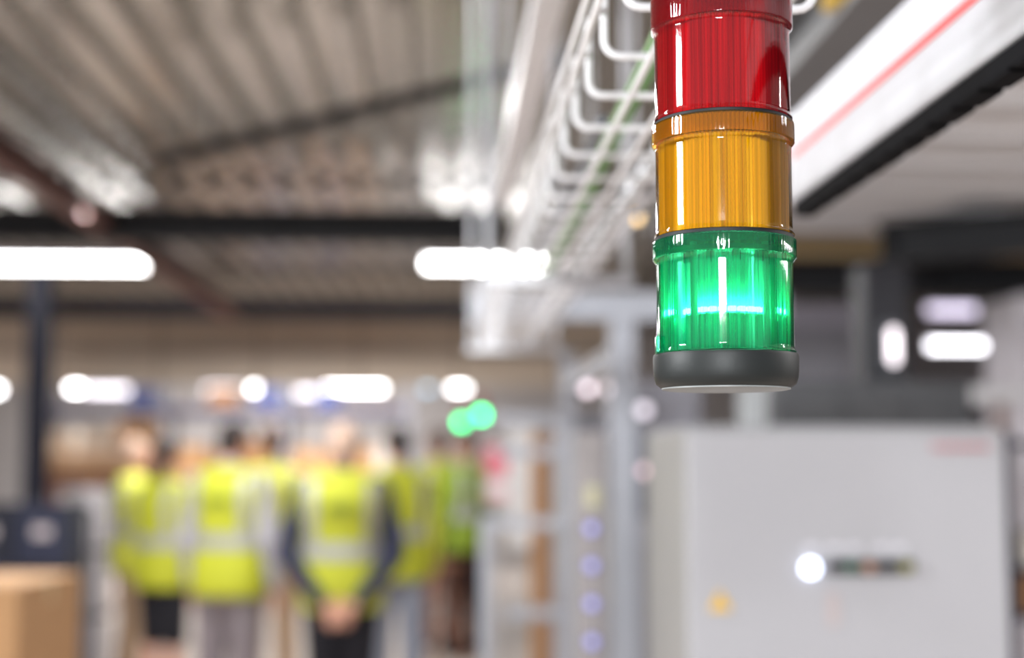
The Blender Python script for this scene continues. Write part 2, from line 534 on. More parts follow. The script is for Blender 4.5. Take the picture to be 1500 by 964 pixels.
def person(label, px, Y, h, face, arms, hair, trousers, sleeve, vest=None, bare_arms=False, shorts=False, stance=.11, lean=0, head_turn=0, bow=0.0, straps=True, print_=False, build_=1.0, long_hair=False):
    """face: heading in degrees, 0 = looking away from the camera (+y)"""
    c = at(px, 670, Y)
    root = thing('person', label, 'person', (c.x, Y, 0), R(face), 'people in hi-vis vests')
    k = h / 1.75 * build_
    vest = vest or M_lime
    V = Vector
    # joints (person looks along +y)
    L = {}
    for s in (-1, 1):
        L[s] = dict(hip=V((s * .09 * k, 0, .50 * h)), knee=V((s * stance * .95 * k, .015, .275 * h)), ank=V((s * stance * 1.05 * k, -.02, .05 * h)),
                    sh=V((s * .185 * k, 0, .795 * h)))
        if arms == 'behind':
            L[s]['el'] = V((s * .265 * k, -.07 * k, .615 * h)); L[s]['wr'] = V((s * .075 * k, -.185 * k, .475 * h))
        elif arms == 'front':
            L[s]['el'] = V((s * .25 * k, .02 * k, .61 * h)); L[s]['wr'] = V((s * .10 * k, .24 * k, .60 * h))
        else:
            L[s]['el'] = V((s * .235 * k, -.015, .62 * h)); L[s]['wr'] = V((s * .245 * k, .06 * k, .48 * h))
    # body
    b = MB()
    b.loft([ring(u, h, k, -.012) for u in (.44, .48, .52, .56, .62, .68, .74, .78, .81, .83, .845, .86)])
    hc = V((0, .022 + bow, .935 * h - bow * .8)); Mh = Matrix.Rotation(R(head_turn), 3, 'Z')
    H = lambda x, y, z: hc + Mh @ V((x * k, y * k, z * k))
    b.cyl((0, -.015, .82 * h), H(0, -.012, -.04), .058 * k, .052 * k, 14)
    b.ell(H(0, -.008, .02), (.076 * k, .095 * k, .095 * k), rot=Mh)
    b.ell(H(0, .022, -.045), (.058 * k, .070 * k, .072 * k), rot=Mh)
    b.cyl(H(0, .088, .012), H(0, .108, -.022), .009 * k, .014 * k, 8, dome=True)          # nose
    b.cyl(H(-.035, .078, .030), H(.035, .078, .030), .011 * k, .011 * k, 8, dome=True)     # brow
    b.ell(H(0, .076, -.098), (.022 * k, .018 * k, .016 * k), 10, 8, rot=Mh)                # chin
    for s in (-1, 1):
        b.ell(H(s * .079, -.012, -.008), (.010 * k, .020 * k, .032 * k), 10, 8, rot=Mh)    # ears
        j = L[s]
        b.cyl(j['hip'], j['knee'], .083 * k, .055 * k, 14, dome=True)
        b.cyl(j['knee'], j['knee'].lerp(j['ank'], .35), .053 * k, .055 * k, 14, dome=True)
        b.cyl(j['knee'].lerp(j['ank'], .3), j['ank'], .056 * k, .037 * k, 14, dome=True)
        b.cyl(j['ank'] + V((0, -.02, -.035)), j['ank'] + V((s * .01, .15, -.055)), .036 * k, .028 * k, 10, dome=True)
        b.cyl(j['sh'], j['el'], .052 * k, .041 * k, 12, dome=True)
        b.cyl(j['el'], j['wr'], .042 * k, .028 * k, 12, dome=True)
        fd = (j['wr'] - j['el']).normalized()
        if arms == 'behind':
            hd = V((-s * .8, -.05, -.45)); nn = V((0, -1 if s > 0 else -1, 0)); sd = V((-s * .4, 0, 1))
            hand(b, j['wr'] + V((0, -.03 if s > 0 else .0, 0)), hd, nn, sd, k, .4)
        elif arms == 'front':
            hand(b, j['wr'], V((-s * .7, .6, 0)), V((-s * .5, -.5, -.2)), V((0, .1, 1)), k, .6)
        else:
            hand(b, j['wr'], fd, V((-s, 0, 0)), V((0, 1, 0)), k, .6)
    body = b.build('body', M_skin, root)
    remesh(body, .0095)
    # face
    for s in (-1, 1):
        MB().ell(H(s * .031, .083, .010), (.013 * k, .009 * k, .008 * k), 10, 8, rot=Mh).build('eye', M_eye, body, smooth='all')
    MB().ell(H(0, .092, -.062), (.024 * k, .007 * k, .008 * k), 10, 8, rot=Mh).build('mouth', M_lip, body, smooth='all')
    # hair: cap over the crown and the nape
    hb = MB()
    hb.ell(H(0, -.018, .040), (.085 * k, .098 * k, .090 * k), rot=Mh)
    hb.ell(H(0, -.060, -.005), (.070 * k, .056 * k, .075 * k), rot=Mh)
    if long_hair:
        hb.cyl(H(0, -.075, -.02), H(0, -.085, -.15), .055 * k, .035 * k, 12, dome=True)
    remesh(hb.build('hair', hair, root), .012)
    # trousers
    tb = MB()
    tb.loft([ring(u, h, k, .010) for u in (.445, .48, .52, .56, .585)])
    for s in (-1, 1):
        j = L[s]
        tb.cyl(j['hip'], j['knee'], .106 * k, .082 * k, 14, dome=True)
        if shorts:
            tb.cyl(j['knee'], j['knee'] + V((0, 0, -.02)), .076 * k, .078 * k, 14)
        else:
            tb.cyl(j['knee'], j['ank'] + V((0, 0, .0)), .082 * k, .068 * k, 14, dome=True)
    remesh(tb.build('shorts' if shorts else 'trousers', trousers, root), .012)
    # shoes
    for s in (-1, 1):
        j = L[s]
        sb = MB()
        a0 = j['ank']
        sb.cyl(V((a0.x, a0.y - .025, .045)), V((a0.x + s * .012, a0.y + .15, .040)), .044, .040, 12, dome=True)
        sb.cyl(V((a0.x, a0.y - .01, .05)), V((a0.x, a0.y - .01, .105)), .046 * k, .046 * k, 12)
        sh = sb.build('shoe', M_shoe, root)
        remesh(sh, .012)
        MB().bevbox((a0.x + s * .006, a0.y + .062, .0085), (.074, .225, .017), .006).build('sole', M_rubber, sh)
    # sleeves
    for s in (-1, 1):
        j = L[s]
        sb = MB()
        sb.cyl(j['sh'], j['el'], .064 * k, .053 * k, 14, dome=True)
        if not bare_arms:
            sb.cyl(j['el'], j['el'].lerp(j['wr'], .93), .053 * k, .040 * k, 14, dome=True)
        else:
            sb = MB()
            sb.cyl(j['sh'], j['sh'].lerp(j['el'], .55), .064 * k, .060 * k, 14, dome=True)
        remesh(sb.build('sleeve', sleeve, root), .012)
    # collar
    MB().lathe([(.070 * k, .832 * h), (.066 * k, .852 * h), (.063 * k, .868 * h), (.058 * k, .868 * h), (.060 * k, .835 * h)], 20, close=False).build('collar', sleeve, root, smooth=True)
    # vest with hem turned in
    us = [.455, .47, .50, .53, .56, .60, .64, .68, .71, .74, .77, .79, .805, .818, .83, .842, .852]
    vb = MB()
    vb.loft([ring(.46, h, k, .012)] + [ring(u, h, k, .030 if u < .8 else .022) for u in us], close=False)
    vs_ = []
    vo = vb.build('vest', vest, root, smooth='all')
    # reflective tape
    def band(u0, u1, name='reflective_band'):
        MB().loft([ring(u0, h, k, .029), ring(u0, h, k, .0345), ring(u1, h, k, .0345), ring(u1, h, k, .029)], close=False).build(name, M_refl, vo, smooth=True)
    band(.60, .645)
    band(.505, .545) if not straps else None
    if straps:
        for s in (-1, 1):
            for fb in (-1, 1):
                q0, q1 = [], []
                for u in [.645 + i * (.825 - .645) / 9 for i in range(10)]:
                    rx, ry, oy = torso_at(u, h, k)
                    off = .030 if u < .8 else .024
                    for lst, xx in ((q0, .118), (q1, .165)):
                        x = min(xx * k, (rx + off) * .97)
                        yy = (ry + off) * max(0.02, 1 - (x / (rx + off)) ** (2 / .82)) ** (.82 / 2)
                        lst.append(V((s * x, oy + fb * (yy + .006), u * h)))
                sb = MB()
                n = len(q0)
                sb.v = q0 + q1 + [p - V((0, fb * .012, 0)) for p in q0] + [p - V((0, fb * .012, 0)) for p in q1]
                for i in range(n - 1):
                    sb.f += [[i, i + 1, n + i + 1, n + i], [2 * n + i, 3 * n + i, 3 * n + i + 1, 2 * n + i + 1],
                             [i, 2 * n + i, 2 * n + i + 1, i + 1], [n + i, n + i + 1, 3 * n + i + 1, 3 * n + i]]
                sb.build('reflective_strap', M_refl, vo)
    if print_:
        MB().box((0, -(torso_at(.745, h, k)[1] + .031), .745 * h), (.15, .004, .045)).build('back_print', mat('print_olive', (120, 134, 30), .7), vo)
    if lean:
        root.rotation_euler = (R(lean), 0, R(face))
    return root

H_dark = mat('dark_hair', (42, 32, 30), 0.55, 0, .2, 30)
H_brown = mat('brown_hair', (84, 58, 46), 0.55, 0, .2, 30)
H_fair = mat('fair_hair', (192, 164, 146), 0.6, 0, .15, 30)
T_black = mat('black_cloth', (22, 22, 32), 0.85)
T_grey = mat('grey_cloth', (128, 120, 126), 0.85)
T_beige = mat('beige_cloth', (172, 146, 122), 0.85)
T_blue = mat('pale_denim', (140, 146, 162), 0.85)
T_navy = mat('navy_cloth', (34, 38, 64), 0.85)
T_lilac = mat('lilac_grey_cloth', (176, 174, 188), 0.85)
T_rose = mat('taupe_cloth', (150, 128, 120), 0.85)

person('person with hands clasped behind, navy sleeves and black trousers, in the middle', 503, 6.9, 1.67, 0, 'behind', H_fair, T_black, T_navy, bow=.05, print_=True, stance=.085, build_=1.03)
person('person in a hi-vis vest and grey trousers, back to camera', 338, 7.5, 1.69, -18, 'down', H_dark, T_grey, T_lilac, stance=.10, bow=.03, head_turn=-8, print_=True)
person('dark-haired person in a hi-vis vest and black knee-length bottoms', 243, 8.5, 1.59, -35, 'front', H_dark, T_black, M_lime2, shorts=True, stance=.10, long_hair=True)
person('person in a pale yellow vest and beige trousers, leftmost of the group', 196, 9.6, 1.60, -70, 'front', H_fair, T_beige, M_lime2, vest=M_lime2)
person('person mostly hidden behind the grey-trousered one, bare forearms', 398, 9.2, 1.68, 10, 'front', H_brown, T_beige, M_lime2, vest=M_lime2, bare_arms=True)
person('dark-haired person in pale blue trousers right of the one with clasped hands', 582, 8.6, 1.66, 14, 'down', H_dark, T_blue, M_lime2, vest=M_lime)
person('person in a hi-vis vest standing behind the brown wooden stool', 643, 11.4, 1.70, 25, 'front', H_brown, T_rose, M_lime, vest=M_lime)
person('person in a darker green vest and black trousers, rightmost of the group', 684, 10.9, 1.68, 40, 'down', H_brown, T_black, M_lime3, vest=M_lime3)

# ------------------------------------------------------------------ stool, boxes, racks at the back
c = at(650, 670, 10.6)
t = thing('wooden_stool', 'brown wooden stool with four splayed legs near the rightmost people', 'stool', (c.x, 10.5, 0), .4)
MB().lathe([(.15, .685), (.165, .69), (.17, .705), (.16, .72), (.05, .722)], 24).build('seat', M_wood, t, smooth=True)
for k in range(4):
    an = PI / 4 + k * PI / 2
    MB().cyl((.19 * math.cos(an), .19 * math.sin(an), 0), (.11 * math.cos(an), .11 * math.sin(an), .69), .018, .021, 10).build('leg', M_wood, t, smooth=True)
    a2 = an + PI / 2
    MB().cyl((.163 * math.cos(an), .163 * math.sin(an), .24), (.163 * math.cos(a2), .163 * math.sin(a2), .24), .011, n=8).build('stretcher', M_wood, t, smooth=True)

def carton(label, p, size, rz=0, m=None, group=None, tape=True, name='cardboard_box'):
    t = thing(name, label, 'box', p, rz, group)
    sx, sy, sz = size
    m = m or M_card
    MB().box((0, 0, sz / 2 - .003), (sx, sy, sz - .006)).build('body', m, t)
    for s in (-1, 1):
        MB().box((0, s * (sy / 4 + .001), sz - .001), (sx, sy / 2 - .006, .005)).build('flap', m, t)
    if tape:
        MB().box((0, 0, sz + .002), (sx + .004, .05, .002)).build('tape', M_tape, t)
        for s in (-1, 1):
            MB().box((s * (sx / 2 + .001), 0, sz - .04), (.002, .05, .08)).build('tape', M_tape, t)
    return t

# big carton at lower left on its pallet, near
c = at(20, 850, 5.0)
carton('large cardboard box at the lower left corner, in front of the blue bins', (c.x - .33, 5.26, .14), (.80, .6, .905), -0.10, M_card)
t = thing('pallet', 'wooden pallet under the large cardboard box', 'pallet', (c.x - .33, 5.26, 0), -.10)
for k in range(3):
    MB().box((0, -.27 + k * .27, .02), (.9, .1, .02)).build('runner', M_pine, t)
    for j in (-1, 0, 1):
        MB().box((j * .38, -.27 + k * .27, .072), (.12, .1, .08)).build('block', M_pine, t)
for k in range(6):
    MB().box((-.375 + k * .15, 0, .125), (.11, .68, .024)).build('deck_board', M_pine, t)

# blue bins on a trolley behind the carton
c = at(38, 740, 8.6)
t = thing('bin_trolley', 'dark trolley loaded with blue bins behind the large box', 'trolley', (c.x, 8.6, 0))
MB().bevbox((0, .02, .17), (.70, .56, .05), .01).build('platform', M_navy, t)
for sx in (-1, 1):
    MB().tube([(sx * .33, .27, .19), (sx * .33, .27, 1.12), (sx * .31, .27, 1.16), (0, .27, 1.16)], .014).build('handle_bar', M_black, t, smooth=True)
    for sy in (-1, 1):
        MB().cyl((sx * .26 - .015, sy * .18, .06), (sx * .26 + .015, sy * .18, .06), .06, n=16).build('caster', M_rubber, t, smooth=True)
        MB().box((sx * .26, sy * .18, .125), (.05, .06, .05)).build('caster_fork', M_galv, t)
def bin_(label, p, size, m=None):
    t = thing('plastic_bin', label, 'bin', p, 0, 'blue stacking bins')
    sx, sy, sz = size
    for s in (-1, 1):
        MB().box((s * (sx / 2 - .008), 0, sz / 2), (.016, sy - .034, sz)).build('side', m or M_bluebin, t)
        MB().box((0, s * (sy / 2 - .008), sz / 2), (sx, .016, sz)).build('end', m or M_bluebin, t)
    MB().box((0, 0, .006), (sx - .034, sy - .034, .012)).build('bottom', m or M_bluebin, t)
    MB().box((0, -sy / 2 - .005, sz * .55), (.10, .010, .06)).build('label_card', mat('bin_card', (206, 196, 200), .6), t)
    return t
for r_ in range(3):
    for q in range(2):
        bin_(('lowest', 'middle', 'top')[r_] + ' blue bin on the trolley, ' + ('left' if q == 0 else 'right') + ' stack', (c.x - .15 + q * .31, 8.6, .197 + r_ * .337), (.295, .44, .333), mat('blue_plastic_b', (28, 34, 60), .5) if (r_ + q) % 2 else M_bluebin)
MB_ = None
# tall grey wrapped roll right of the bins
c = at(134, 800, 10.4)
t = thing('wrapped_roll', 'tall pale grey wrapped roll standing right of the blue bins', 'roll', (c.x, 10.4, 0))
MB().lathe([(.07, .0), (.13, .01), (.132, .4), (.13, 1.1), (.115, 1.24), (.05, 1.26)], 28).build('wrap', mat('grey_film', (168, 164, 168), .4, bump=.5), t, smooth=True)
MB().lathe([(.033, 1.24), (.038, 1.25), (.038, 1.29), (.028, 1.29)], 16).build('core', M_card2, t, smooth=True)
for z in (.35, .8):
    MB().lathe([(.131, z), (.135, z + .01), (.135, z + .03), (.131, z + .04)], 28, close=False).build('strap', M_black, t, smooth=True)

# workbench of pale wood behind the left people
c = at(150, 668, 15.0)
t = thing('workbench', 'pale wooden workbench top on dark frame behind the leftmost people', 'bench', (c.x, 15.0, 0))
MB().bevbox((0, 0, 1.415), (1.25, .7, .20), .01).build('top', M_pine, t)
MB().box((0, -.25, 1.24), (1.2, .04, .14)).build('apron', M_wood, t)
for sx in (-1, 1):
    for sy in (-1, 1):
        MB().box((sx * .55, sy * .28, .66), (.07, .07, 1.31)).build('leg', M_wood, t)
for k, (dx, w_, h_, m_, lb) in enumerate(((-.42, .30, .26, M_film, 'white wrapped parcel on the left end of the pale bench'), (0.0, .34, .30, M_film, 'white wrapped parcel in the middle of the pale bench'), (.40, .32, .36, M_card, 'tan carton on the right end of the pale bench'))):
    carton(lb, (c.x + dx, 15.0, 1.516), (w_, .4, h_), 0, m_, 'parcels on the pale bench', tape=(k == 2))

# pallet racking across the back, blue beams
def rack(label, x0, x1, Y, levels, ups):
    t = thing('pallet_rack', label, 'rack', ((x0 + x1) / 2, Y, 0))
    L_ = x1 - x0
    for k in range(ups):
        x = -L_ / 2 + k * L_ / (ups - 1)
        for dy in (-.4, .4):
            MB().box((x, dy, 1.2), (.08, .07, 2.4)).build('upright', M_mgrey, t)
        for z in (.4, 1.2, 2.0):
            MB().box((x, 0, z), (.03, .73, .03)).build('brace', M_mgrey, t)
    for z in levels:
        for dy in (-.44, .44):
            MB().box((0, dy, z), (L_ - .1, .04, .10)).build('beam', mat('rack_beam_blue', (54, 60, 92), .5), t)
        MB().box((0, 0, z + .055), (L_ - .12, .80, .02)).build('shelf_board', M_pine, t)
    return t
YR = 19.0
zs = [CAM_H - .35, CAM_H + .60]
rx0, rx1 = at(70, 600, YR).x, at(600, 600, YR).x
rack('long pallet rack with blue beams behind the group of people', rx0, rx1, YR, zs, 4)
spots = [(112, 0, .42, .40, M_film, 'white stand-in'), (166, 0, .36, .34, M_card, 'tan'), (214, 0, .38, .45, M_card, 'tan'), (286, 0, .32, .44, M_card, 'tan'), (330, 0, .36, .36, M_card2, 'brown'),
         (376, 0, .42, .50, M_card2, 'brown'), (448, 0, .28, .40, M_card, 'tan'), (482, 0, .28, .36, M_card, 'tan'), (524, 0, .42, .42, M_card, 'tan'), (572, 0, .34, .46, M_film, 'white stand-in')]  # white boxes put in place of bright panels and windows
ordn = ('first', 'second', 'third', 'fourth', 'fifth', 'sixth', 'seventh', 'eighth', 'ninth', 'tenth')
for k, (px, lv, w_, h_, m_, cn) in enumerate(spots):
    p = at(px, 640, YR)
    carton('%s box on the lower rack shelf, %s from the left' % (cn, ordn[k]), (p.x, YR - .05, zs[0] + .0655), (w_, .5, h_), 0, m_, 'boxes on the lower rack shelf', tape=m_ is not M_film)
up = [(212, M_blue, 'blue', .3), (330, M_card2, 'brown', .34), (396, M_blue, 'blue', .30), (482, M_blue, 'blue', .3)]
for k, (px, m_, cn, w_) in enumerate(up):
    p = at(px, 590, YR)
    carton('%s bin on the upper rack shelf, %s from the left' % (cn, ordn[k]), (p.x, YR - .05, zs[1] + .0655), (w_, .5, .24), 0, m_, 'bins on the upper rack shelf', tape=False, name='storage_bin')

# red and white sign board past the people
c = at(728, 696, 9.5)
t = thing('sign_board', 'red and white notice board right of the people', 'sign', (c.x, 9.5, 0))
MB().box((0, 0, 1.36), (.17, .012, .40)).build('panel', M_white, t)
MB().box((0, -.008, 1.45), (.165, .004, .20)).build('red_field', mat('sign_red', (224, 122, 138), .5), t)
MB().box((0, -.008, 1.23), (.15, .004, .06)).build('pink_field', mat('sign_pink', (232, 176, 182), .5), t)
MB().cyl((0, .02, 0), (0, .02, 1.56), .014, n=10).build('post', M_galv, t, smooth=True)
MB().lathe([(.14, 0), (.14, .012), (.03, .03)], 20).build('foot', M_black, t, smooth=True, loc=(0, .02, 0))

# far signal towers with green light
def small_tower(label, px, py, Y, strength, amber=True):
    p = at(px, py, Y)
    t = thing('signal_tower', label, 'signal light', (p.x, Y, p.z - .035))
    g = mat('far_green_%d' % int(strength * 10), (0, 190, 110), .4, emit=(0, 240, 140), emit_s=strength)
    MB().lathe([(.033, 0), (.036, .004), (.036, .066), (.034, .07)], 20).build('green_lens', g, t, smooth=True)
    MB().lathe([(.034, .071), (.036, .075), (.036, .136), (.034, .14)], 20).build('amber_lens', mat('far_amber', (222, 120, 60), .4), t, smooth=True)
    MB().lathe([(.034, .141), (.036, .145), (.036, .206), (.034, .21)], 20).build('red_lens', mat('far_red', (190, 70, 60), .4), t, smooth=True)
    MB().lathe([(.037, -.03), (.038, -.01), (.036, 0)], 20).build('base_cap', M_rubber, t, smooth=True)
    MB().cyl((0, 0, -p.z + .035), (0, 0, -.03), .012, n=10).build('pole', M_galv, t, smooth=True)
    MB().lathe([(.11, 0), (.11, .012), (.02, .03)], 20).build('foot', M_galv, t, smooth=True, loc=(0, 0, -p.z + .035))
small_tower('distant signal tower glowing brightest green above the rightmost person', 705, 608, 13.2, 16)
small_tower('distant signal tower with smaller green glow, left of the brightest', 676, 619, 13.9, 11)

# ------------------------------------------------------------------ machine frame of aluminium profiles behind the tray
def profile(t, p0, p1, w=.045, m=None, name='post'):
    p0, p1 = Vector(p0), Vector(p1)
    d = p1 - p0
    b = MB()
    s = [abs(v) for v in d]
    ax = s.index(max(s))
    size = [w, w, w]
    size[ax] = s[ax]
    # slotted profile: core and four corner ribs
    cc = (p0 + p1) / 2
    core = list(size)
    for i in range(3):
        if i != ax: core[i] = w * .72
    b.box(cc, core)
    oth = [i for i in range(3) if i != ax]
    for a_ in (-1, 1):
        for b_ in (-1, 1):
            rs = list(size); off = Vector((0, 0, 0))
            rs[oth[0]] = rs[oth[1]] = w * .34
            off[oth[0]] = a_ * w * .33; off[oth[1]] = b_ * w * .33
            b.box(cc + off, rs)
    return b.build(name, m or M_alu, t)

YF = 3.6
xl, xr = at(716, 670, YF).x, at(912, 670, YF).x
zb = at(800, 449, YF).z
t = thing('profile_gantry', 'grey aluminium profile frame standing under the cable tray', 'frame', (0, 0, 0))
profile(t, (xr, YF, 0), (xr, YF, zb - .036), .06)
profile(t, (xl - .05, YF, zb), (xr + .42, YF, zb), .07, M_alu, 'rail')
profile(t, (xr, YF + 1.6, 0), (xr, YF + 1.6, zb), .05)
profile(t, (xr, YF + .04, zb - .12), (xr, YF + 1.57, zb - .12), .045, M_alu, 'rail')
profile(t, (xl, YF - .06, zb - .12), (xl, YF - .06, zb + .05), .05, M_white, 'hanger')
profile(t, (xl + .03, YF + 1.2, 0), (xl + .03, YF + 1.2, 1.28), .04)
profile(t, (xl + .05, YF + 1.2, 1.26), (xr - .03, YF + 1.2, 1.26), .035, M_alu, 'rail')
for k, z in enumerate((1.62, 1.50, .92)):
    profile(t, (xl + .07 + .02 * k, YF + 1.6, z), (xr - .03, YF + 1.6, z), .04, M_alu, 'rail')

# grey machine housings filling the space in the frame
c0, c1 = at(838, 600, 5.6), at(905, 600, 5.6)
t = thing('machine_housing', 'grey machine housing behind the aluminium frame', 'machine', ((c0.x + c1.x) / 2 + .03, 5.8, 0))
MB().bevbox((0, 0, .83), (.34, .5, 1.64), .015).build('body', M_mgrey, t)
MB().bevbox((-.04, -.258, 1.10), (.14, .02, .40), .004).build('access_door', mat('housing_door', (176, 170, 158), .5), t)
MB().bevbox((0, -.258, 1.50), (.26, .02, .16), .004).build('vent_panel', M_dgrey, t)
for k in range(5):
    MB().box((0, -.272, 1.45 + k * .025), (.22, .012, .008)).build('louvre', M_mgrey, t)
c = at(960, 600, 5.0)
t = thing('control_housing', 'lilac-grey control housing between the frame post and the cabinet', 'machine', (c.x + .02, 5.2, 0))
MB().bevbox((0, 0, .88), (.30, .4, 1.74), .015).build('body', mat('lilac_grey', (150, 150, 160), .45), t)
MB().bevbox((-.02, -.208, 1.42), (.2, .016, .3), .004).build('window', mat('housing_window', (112, 116, 128), .2), t)
MB().bevbox((-.02, -.208, .95), (.2, .016, .45), .004).build('door', M_mgrey, t)

# cardboard leaning against the frame, with white board
c = at(805, 765, 6.6)
carton('tall brown cardboard box standing behind the aluminium frame', (c.x, 6.6, .42), (.15, .4, 1.17), 0, M_card2)
t = thing('step_stand', 'low grey stand under the tall brown box', 'stand', (c.x, 6.6, 0))
MB().bevbox((0, 0, .395), (.3, .5, .04), .006).build('top', M_mgrey, t)
for sx in (-1, 1):
    for sy in (-1, 1):
        MB().box((sx * .12, sy * .21, .187), (.03, .03, .374)).build('leg', M_mgrey, t)
c = at(765, 690, 7.4)
t = thing('display_board', 'upright white board left of the tall brown box', 'board', (c.x, 7.4, 0))
MB().bevbox((0, 0, 1.32), (.15, .03, .62), .006).build('board', mat('white_board', (208, 206, 206), .5), t)
for s in (-1, 1):
    MB().box((s * .055, .03, .8), (.025, .025, 1.6)).build('stand_leg', M_galv, t)
MB().box((0, .03, .012), (.22, .3, .02)).build('foot', M_galv, t)

# column of lit push buttons
YB = 3.3
c = at(868, 860, YB)
t = thing('button_column', 'slim button box with four violet lit buttons in a column', 'control box', (c.x, YB + .03, 0))
zt = at(868, 700, YB).z
MB().bevbox((0, .03, (c.z + zt) / 2 - .12), (.07, .06, zt - c.z + .46), .005).build('box', mat('button_box_grey', (152, 146, 146), .5), t)
MB().box((0, .03, .22), (.04, .04, .45)).build('stand_post', M_alu, t)
MB().bevbox((0, .03, .011), (.16, .16, .022), .004).build('foot', M_alu, t)
M_btn = mat('button_glow', (150, 150, 200), .3, emit=(140, 138, 215), emit_s=1.3)
for k, py in enumerate((775, 830, 886, 942)):
    p = at(868, py, YB)
    o = MB().cyl((0, 0, p.z), (0, -.012, p.z), .0125, .011, 16).build('push_button', M_btn, t, smooth=True)
    MB().cyl((0, .002, p.z), (0, -.005, p.z), .017, n=16).build('bezel', M_dgrey, o, smooth=True)
MB().bevbox((.004, -.004, at(868, 728, YB).z), (.03, .008, .05), .002).build('name_plate', mat('plate_cream', (196, 192, 160), .5), t)

# glowing beads added where bright spots show, such as metal glints and lamp ghosts
def glimmer(label, px, py, Y, rgb, s, r=.018, stem=None):
    p = at(px, py, Y)
    t = thing('glimmer_bead', label, 'lamp', p)
    MB().ell((0, 0, 0), (r, r, r), 14, 10).build('dome', mat('glimmer_%d_%d' % (px, py), (210, 205, 210), .3, emit=rgb, emit_s=s), t, smooth='all')
    MB().cyl((0, r * .5, 0), (0, r * 2.2, 0), r * 1.15, n=14).build('socket', M_galv, t, smooth=True)
    MB().box((0, r * 2.2 + .01, .0), (r * 2.6, .02, r * 2.6)).build('mount_plate', M_mgrey, t)
    if stem is not None:
        MB().cyl((0, r * 2.2 + .01, 0), (0, r * 2.2 + .01, stem - p.z), .006, n=8).build('stem', M_galv, t)
    return t
glimmer('added bead glowing as a pinkish white glint left of the frame post', 861, 568, 5.15, (255, 236, 246), 2.8, .02)
glimmer('fainter added bead glowing as a glint touching the frame post', 893, 570, 5.16, (255, 240, 246), 1.8, .018)
glimmer('added warm yellow glowing bead under the cable tray near the amber lens', 933, 319, 3.0, (255, 206, 110), 3.6, .0085, DECK + .008)
glimmer('pale added bead glowing as a ghost disc at the end of the bright tube lamp', 818, 382, 4.6, (250, 240, 255), 1.6, .012, DECK + .008)
glimmer('faint added bead glowing as a ghost disc right of the tube lamp end', 868, 387, 4.6, (240, 232, 236), .9, .012, DECK + .008)
glimmer('pinkish glowing bead on the control housing beside the cabinet', 945, 690, 4.93, (255, 200, 215), 1.2, .016)
glimmer('white glowing bead on the control housing above the pinkish one', 944, 601, 4.92, (250, 240, 255), 1.4, .02)

# ------------------------------------------------------------------ electrical cabinet
YC = 2.7
pl, pr = at(1008, 800, YC), at(1477, 800, YC)
ztop = at(1240, 628, YC).z
W = pr.x - pl.x
t = thing('electrical_cabinet', 'light grey electrical cabinet with a row of buttons on its door', 'cabinet', ((pl.x + pr.x) / 2, YC, 0))
MB().bevbox((0, .29, .05 + ztop / 2), (W, .52, ztop - .10), .006).build('body', M_cab_side, t)
MB().box((0, .29, .05), (W - .04, .48, .10)).build('plinth', M_dgrey, t)
door = MB().bevbox((0, .014, ztop / 2 + .06), (W, .026, ztop - .13), .006).build('door', M_cab, t)
MB().box((0, .29, ztop + .003), (W * .96, .48, .006)).build('roof_plate', M_cab, t)
for z in (.35, 1.05):
    MB().cyl((W / 2 - .008, -.004, z - .03), (W / 2 - .008, -.004, z + .03), .007, n=10).build('hinge', M_galv, door, smooth=True)
for z in (.5, 1.0):
    o = MB().cyl((-W / 2 + .03, .002, z), (-W / 2 + .03, -.006, z), .012, n=16).build('lock', M_dgrey, door, smooth=True)
def on_door(px, py):
    p = at(px, py, YC)
    return Vector((p.x - t.location.x, 0, p.z))
p = on_door(1187, 832)
o = MB().lathe([(.0130, 0), (.0135, .004), (.012, .010), (.006, .013)], 24).build('white_lamp_button', mat('white_button_glow', (235, 238, 255), .3, emit=(214, 226, 255), emit_s=5.5), t, smooth=True, loc=(p.x, .001, p.z))
o.rotation_euler = (PI / 2, 0, 0); o['label'] = 'glowing white round button'
q0, q1 = on_door(1212, 830), on_door(1338, 830)
strip = MB().bevbox(((q0.x + q1.x) / 2, -.002, q0.z), (q1.x - q0.x, .012, .024), .003).build('button_strip', mat('strip_black', (12, 13, 16), .6), t)
for px, m_, nm in ((1222, M_black, 'selector_knob'), (1244, mat('btn_green', (16, 92, 62), .4), 'green_button'), (1270, mat('btn_orange', (170, 120, 88), .4), 'orange_button'), (1298, M_black, 'black_button'), (1324, mat('btn_yellow', (130, 126, 30), .4), 'yellow_button')):
    p = on_door(px, 830)
    o = MB().lathe([(.0100, 0), (.0100, .010), (.008, .013)], 20).build(nm, m_, strip, smooth=True, loc=(p.x, -.008, p.z))
    o.rotation_euler = (PI / 2, 0, 0)
for px in (1188, 1222, 1250, 1290, 1316):
    p = on_door(px, 803)
    MB().box((p.x, -.0005, p.z), (.026, .002, .012)).build('label_plate', mat('plate_white', (214, 214, 222), .5), t)
p = on_door(1055, 881)
tri = MB()
for dy in (-.002, .001):
    tri.v += [Vector((p.x - .020, dy, p.z - .016)), Vector((p.x + .020, dy, p.z - .016)), Vector((p.x, dy, p.z + .020))]
tri.f = [[0, 1, 2], [5, 4, 3], [0, 3, 4, 1], [1, 4, 5, 2], [2, 5, 3, 0]]
w_ = tri.build('warning_triangle', mat('warning_yellow', (240, 190, 20), .5), t)
bolt = MB()
bolt.box((p.x, -.0028, p.z + .002), (.004, .001, .012)).box((p.x, -.0028, p.z - .010), (.004, .001, .004))
bolt.build('warning_mark', mat('mark_olive', (90, 70, 20), .5), w_)
p = on_door(1220, 892)
